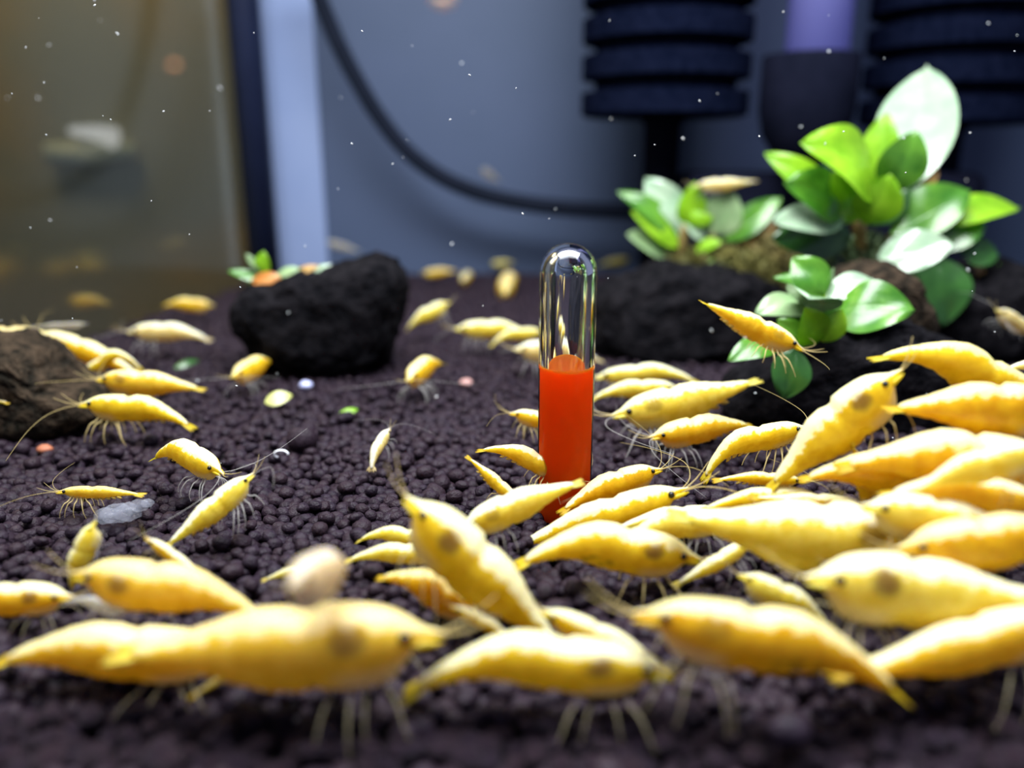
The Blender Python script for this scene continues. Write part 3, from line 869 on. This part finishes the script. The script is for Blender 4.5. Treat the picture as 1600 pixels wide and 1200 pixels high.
BT = [0, .03, .07, .10, .13, .17, .22, .30, .37, .395, .42, .48, .57, .66, .75, .83, .88, .92]
HD = [.002, .011, .022, .038, .053, .068, .077, .085, .087, .071, .074, .088, .084, .065, .044, .031, .023, .012]
HV = [.002, .005, .010, .028, .058, .090, .104, .108, .100, .092, .094, .098, .084, .058, .037, .025, .018, .010]
WD = [.002, .007, .018, .034, .046, .058, .066, .073, .074, .070, .070, .072, .068, .058, .044, .035, .029, .016]
SEG = [.395, .48, .575, .665, .75, .83]
EYE_ME = None
_hp = smooth_path([(x, y, 0) for x, y in ((0, 0), (.1, .22), (.2, .38), (.3, .51), (.38, .64), (.46, .84), (.55, .99), (.65, 1.0), (.75, .88), (.83, .70), (.92, .38), (1, 0))], 8)
_hx, _hy = [p.x for p in _hp], [p.y for p in _hp]
def hump(t): return float(np.interp(t, _hx, _hy))

def shrimp(s):
    global EYE_ME
    hx, hy, gh, tx, ty, gt, arch, fat, mk, lvl, opt, label = s
    H, T = P(hx, hy, Yg(gh)), P(tx, ty, Yg(gt))
    arch -= .06 * fat          # the table's arch is that of the back line
    ax = T - H; L = ax.length; e = ax / L
    up = Vector((0, 0, 1)); up = up - e * up.dot(e)
    if up.length < 0.35:
        up = Vector((0, -1, 0.4)); up = up - e * up.dot(e)
    up.normalize(); sd = e.cross(up)
    rl = random.Random(hash((hx, hy, tx)) & 0xffff)
    roll = rl.uniform(-.12, .12) + opt.get('roll', 0)
    up, sd = up * math.cos(roll) + sd * math.sin(roll), sd * math.cos(roll) - up * math.sin(roll)
    bend = rl.uniform(-.05, .05)
    def spine(t):
        return H + e * (L * t) + up * (arch * L * hump(t)) + sd * (bend * L * math.sin(math.pi * t))
    def frame(t):
        a, b = spine(max(t - .01, 0)), spine(min(t + .01, 1))
        tg = (b - a).normalized()
        u = (up - tg * up.dot(tg)).normalized()
        return spine(t), tg, u, tg.cross(u)
    mid = spine(.45)
    root = empty('shrimp', (mid.x, mid.y, 0.0 if not opt.get('swim') else mid.z - .15 * L))
    loc = root.location
    # body
    NR, NK = (60, 20) if lvl == 2 else (40, 16) if lvl == 1 else (26, 12)
    V, Fc, al, do = [], [], [], []
    for i in range(NR + 1):
        t = .92 * i / NR
        p, tg, u, sv = frame(t)
        hd, hv, wd = (fat * L * lerp_prof(t, BT, q) for q in (HD, HV, WD))
        # overlapping tail plates
        if lvl and t > .40:
            for a, b in zip(SEG, SEG[1:] + [.90]):
                if a <= t < b:
                    k = (t - a) / (b - a)
                    g = 1 + 0.045 * (k - .35)
                    hd *= g; wd *= g; hv *= 1 + 0.08 * math.sin(math.pi * k)
        for k in range(NK):
            an = 2 * math.pi * k / NK
            cz, cx = math.cos(an), math.sin(an)
            h = hd * cz if cz > 0 else hv * cz
            wx = wd * math.copysign(abs(cx) ** (0.85 if cz > 0 else 1.15), cx)
            V.append(p + u * h + sv * wx)
            al.append(t); do.append(cz)
    for i in range(NR):
        for k in range(NK):
            k2 = (k + 1) % NK
            Fc.append((i * NK + k, (i + 1) * NK + k, (i + 1) * NK + k2, i * NK + k2))
    Fc.append(tuple(range(NK))); Fc.append(tuple(NR * NK + k for k in range(NK - 1, -1, -1)))
    body = build('body', V, Fc, M[mk], root, loc=loc, attrs={'along': al, 'dorsal': do})
    body['stripe'] = rl.uniform(.55, .95); body['spot'] = float(opt.get('spot', 0.15)); body['eggs'] = float(opt.get('eggs', 0.0))
    # eyes
    if EYE_ME is None:
        vv, ff = ico(2)
        EYE_ME = bpy.data.meshes.new('eye'); EYE_ME.from_pydata(vv.tolist(), [], ff.tolist())
        EYE_ME.polygons.foreach_set('use_smooth', [True] * len(EYE_ME.polygons)); EYE_ME.materials.append(M['eye'])
    p, tg, u, sv = frame(.118)
    if mk != 'ghost':
        for q in (-1, 1):
            o = bpy.data.objects.new('eye', EYE_ME); COL.objects.link(o); o.parent = root
            o.location = p + sv * (q * fat * L * .040) + u * (fat * L * .020) - loc
            o.scale = (L * .0185,) * 3
    # tail fan
    p, tg, u, sv = frame(.875)
    sp_ = opt.get('fan', 1.0)
    fan = (-.36 * sp_, -.18 * sp_, 0, .18 * sp_, .36 * sp_) if lvl else (-.25, 0, .25)
    for q in fan:
        ln = L * (.15 if q else .135)
        dr = (tg * math.cos(q) + sv * math.sin(q) - u * .04 * abs(q)).normalized()
        sw = dr.cross(u).normalized()
        bl, bf = [], []
        st = p - tg * (L * .02)
        for i in range(7):
            k = i / 6
            wv = L * .024 * math.sin(math.pi * (.12 + .80 * k)) * (1.15 if q else .7)
            c_ = st + dr * (ln * k)
            tk = L * .005 * (1 - .7 * k)
            bl += [c_ - sw * wv, c_ + u * tk, c_ + sw * wv, c_ - u * tk]
        for i in range(6):
            for k in range(4):
                k2 = (k + 1) % 4
                bf.append((i * 4 + k, i * 4 + k2, (i + 1) * 4 + k2, (i + 1) * 4 + k))
        bf += [(3, 2, 1, 0), (24, 25, 26, 27)]
        build('tail_blade', bl, bf, M[mk], root, loc=loc)
    # legs
    nleg = 5 if lvl == 2 else 4 if lvl == 1 else 0
    lm = M['thin_c'] if (opt.get('clear') or mk in ('ghost', 'cream', 'lemon')) else M['thin_l']
    if gh > 980: lm = M['thin_f']
    for i in range(nleg):
        t = .20 + .13 * i / max(1, nleg - 1)
        p, tg, u, sv = frame(t)
        hv = fat * L * lerp_prof(t, BT, HV)
        for q in (-1, 1):
            hip = p - u * (hv * .82) + sv * (q * L * .03)
            fwd = -tg * (rl.uniform(.06, .15) - .06 * i) * L
            out = Vector((sv.x, sv.y, 0)) * q
            z0 = max(hip.z, .02)
            reach = min(z0, .17 * L) if not opt.get('swim') else .13 * L
            j = rl.uniform(.8, 1.2)
            knee = hip + out * (.085 * L * j) + fwd * .55 - Vector((0, 0, reach * .18))
            ank = hip + out * (.125 * L * j) + fwd * .85 - Vector((0, 0, reach * .62))
            foot = hip + out * (.120 * L * j) + fwd * 1.05 - Vector((0, 0, reach * 1.0))
            pts = smooth_path([hip + u * (.03 * L), hip + (knee - hip) * .5, knee, ank, foot], 3)
            tv, tf = tube_geo(pts, np.linspace(.0085 * L, .0028 * L, len(pts)) * (1 if lvl == 2 else .75), 6)
            build('walking_leg', tv, tf, lm, root, loc=loc)
    # swimming legs under the tail
    if lvl == 2:
        for i in range(5):
            t = .44 + .065 * i
            p, tg, u, sv = frame(t)
            hv = fat * L * lerp_prof(t, BT, HV)
            for q in (-1, 1):
                a = p - u * (hv * .80) + sv * (q * L * .028)
                b = a - u * (.016 * L) + tg * (.055 * L) + sv * (q * .004 * L)
                tv, tf = tube_geo([a + (b - a) * k for k in (0, .3, .7, 1)], [L * .010, L * .016, L * .013, L * .003], 6)
                build('swimmeret', tv, tf, M['thin_y'], root, loc=loc)
    # feelers
    if lvl:
        for q in (-1, 1):
            long_ = lvl == 2 or gh < 760
            p, tg, u, sv = frame(.055)
            a = p - u * (.004 * L) + sv * (q * .010 * L)
            ang = rl.uniform(.35, 1.0); ks = 1 if lvl == 2 else .45
            d1 = (-tg * .8 + sv * q * ang + u * rl.uniform(-.1, .35)).normalized()
            d2 = (tg * rl.uniform(-.2, .7) + sv * q * 1.1 + u * rl.uniform(-.3, .2)).normalized()
            pts = [a, a + d1 * .12 * L, a + d1 * .25 * L + d2 * .12 * L, a + d1 * .32 * L + d2 * .40 * L * ks, a + d1 * .34 * L + d2 * rl.uniform(.6, .9) * L * ks]
            for k_ in range(len(pts)): pts[k_].z = max(pts[k_].z, .004)
            pts = smooth_path(pts, 4)
            tv, tf = tube_geo(pts, np.linspace(.0034 * L, .0010 * L, len(pts)), 5)
            if long_: build('antenna', tv, tf, M['thin_c'] if lm is M['thin_c'] else M['thin_l'], root, loc=loc)
            p, tg, u, sv = frame(.035)
            d1 = (-tg + sv * q * .35 + u * .25).normalized()
            pts = smooth_path([p, p + d1 * .10 * L, p + d1 * .20 * L + u * .03 * L], 3)
            tv, tf = tube_geo(pts, np.linspace(.0048 * L, .0016 * L, len(pts)), 5)
            build('antennule', tv, tf, M['thin_l'], root, loc=loc)
            # the flat scale beside the snout
            p, tg, u, sv = frame(.13)
            b0 = p + sv * (q * .028 * fat * L) - u * (.008 * L)
            b1 = spine(.015) + sv * (q * .020 * L) - u * (.012 * L)
            tv, tf = tube_geo([b0 + (b1 - b0) * k for k in (0, .4, .8, 1)], [L * .012, L * .015, L * .010, L * .002], 6)
            build('head_scale', tv, tf, M[mk], root, loc=loc)
    tag(root, label, 'shrimp', 'yellow shrimps on the soil')
    return L
for s in SH:
    shrimp(s)

# ------------------------------------------------------------------ small things lying about
M['scrap'] = mat_leaf('scrap', (0.55, 0.58, 0.14), (0.70, 0.70, 0.28), 0.4, 0.3)
def scrap(name, cat, label, b, t, wpx, m, nrm=GL):
    B, T = P(*b), P(*t)
    r = empty(name, (B + T) / 2 - Vector((0, 0, .01)))
    o = leaf(r, B, T, wpx * (B.y + T.y) / 2 / F, nrm, m, .08)
    o.parent = None; o.location = r.location; o.name = name
    bpy.data.objects.remove(r)
    return tag(o, label, cat)
scrap('leaf_scrap', 'leaf', 'pale yellow-green leaf scrap on soil before the black rock', (414,630,Yg(640)), (457,618,Yg(634)), 26, M['scrap'])
scrap('moss_scrap', 'leaf', 'bright green scrap of moss on open soil', (528,650,Yg(654)), (560,640,Yg(648)), 14, M['leaf_bright'])
scrap('grass_scrap', 'leaf', 'dark green blade scrap on soil behind the humped shrimp', (272,576,Yg(584)), (312,564,Yg(576)), 14, M['leaf_dark'])

# white snail shell ring
c = P(440, 716, Yg(722)); pts = []
for k in range(15):
    a = -2.6 + 4.4 * k / 14
    pts.append(c + Vector((.016 * math.sin(a), 0, .010 + .012 * math.cos(a) * .8)) * 0.9)
V, Fc = tube_geo(pts, [.0028] * 15, 8)
tag(build('shell_ring', V, Fc, mat_plain('shell', (.7, .72, .8), (.85, .86, .9), 30, .3), loc=(c.x, c.y, 0)), 'small white broken shell ring on open soil', 'shell')

# clear shed skin beside the juvenile
r = empty('shed_skin', P(185, 808, Yg(826)))
for k, (x, y, gg, rr) in enumerate([(166,806,826,.018),(182,802,824,.022),(200,800,822,.020),(218,790,818,.014),(230,786,816,.010)]):
    vv, ff = ico(3)
    c = P(x, y, Yg(gg))
    W = [c + Vector((v[0] * rr * 1.2, v[1] * rr, v[2] * rr * .75)) * (1 + .25 * noise.noise(Vector(v) * 2.5 + Vector((k, 0, 0)))) for v in vv]
    build('skin_fold', W, ff.tolist(), mat_thin('skin', (.50, .52, .62), .80, .12) if k == 0 else bpy.data.materials['skin'], r, loc=r.location)
tag(r, 'crumpled glassy blue-white shed skin on soil near the orange juvenile', 'shed skin')

# odd coloured pebbles
def pebble(px, py, g, rpx, c, label, fl=.8):
    Y = Yg(g); rr = rpx * Y / F
    p = P(px, py, Y); V, Fc = pellet_variant(2, px * .1)
    m = M['soil'] if max(c) < .05 else mat_plain('pebble', c, tuple(x * 1.3 for x in c), 40, .6)
    o = build('pebble', [Vector(v) * rr for v in V], Fc.tolist(), m)
    o.location = p; o.scale = (1.2, 1, fl)
    tag(o, label, 'pebble')
pebble(70, 702, 708, 11, (.30, .10, .05), 'rust-orange pebble on soil under the bright white-backed shrimp')
pebble(728, 598, 604, 9, (.40, .22, .20), 'pale pink pebble on soil between front-facing shrimp and vial')
pebble(478, 602, 606, 9, (.45, .48, .75), 'shiny bluish bead on soil at the black rock foot')
pebble(1103, 540, 548, 9, (.25, .08, .05), 'dull red pebble on soil before the black stone')
pebble(472, 688, 700, 22, (.022, .017, .022), 'large dark lump of soil standing above the pellets', 1.1)
pebble(938, 780, 800, 8, (.75, .68, .6), 'white grain resting on the deep golden shrimp flank', .5)
pebble(1232, 1140, 1190, 38, (.035, .026, .038), 'large blurred soil ball at the bottom edge', .9)

# specks drifting in the water
V, Fc = [], []
vv, ff = ico(1)
for i in range(90):
    Y = random.uniform(1.1, 2.0); x, y = random.uniform(0, 1600), random.uniform(0, 900) * random.random() ** .4
    c = P(x, y, Y)
    if c.z < .06: continue
    rr = random.uniform(.0006, .0015)
    d = Vector((random.gauss(0, 1), random.gauss(0, 1), random.gauss(0, 1))).normalized()
    k0 = len(V)
    for v in vv:
        v = Vector(v); V.append(c + (v + d * v.dot(d) * 1.2) * rr)
    Fc += [tuple(int(a) + k0 for a in f) for f in ff]
o = build('drifting_specks', V, Fc, mat_plain('speck', (.75, .8, .85), (.9, .9, .9), 10, .4))
tag(o, 'fine white specks drifting in the water', 'debris', kind='stuff')

# two food flakes hanging close to the lens, blurred to discs
def flake(px, py, Y, rr, c, label):
    V, Fc = pellet_variant(2, px * .13)
    o = build('food_flake', [Vector((v[0], v[1], v[2] * .6)) * rr for v in V], Fc.tolist(), mat_plain('flake', c, tuple(min(1, x * 1.15) for x in c), 60, .6, sss=.4))
    o.location = P(px, py, Y)
    tag(o, label, 'food')
flake(692, -2, .72, .0075, (.85, .52, .28), 'peach food flake drifting at the top edge, blurred to a disc')
flake(272, 102, .78, .0040, (.55, .22, .08), 'dim orange food flake drifting before the side pane')
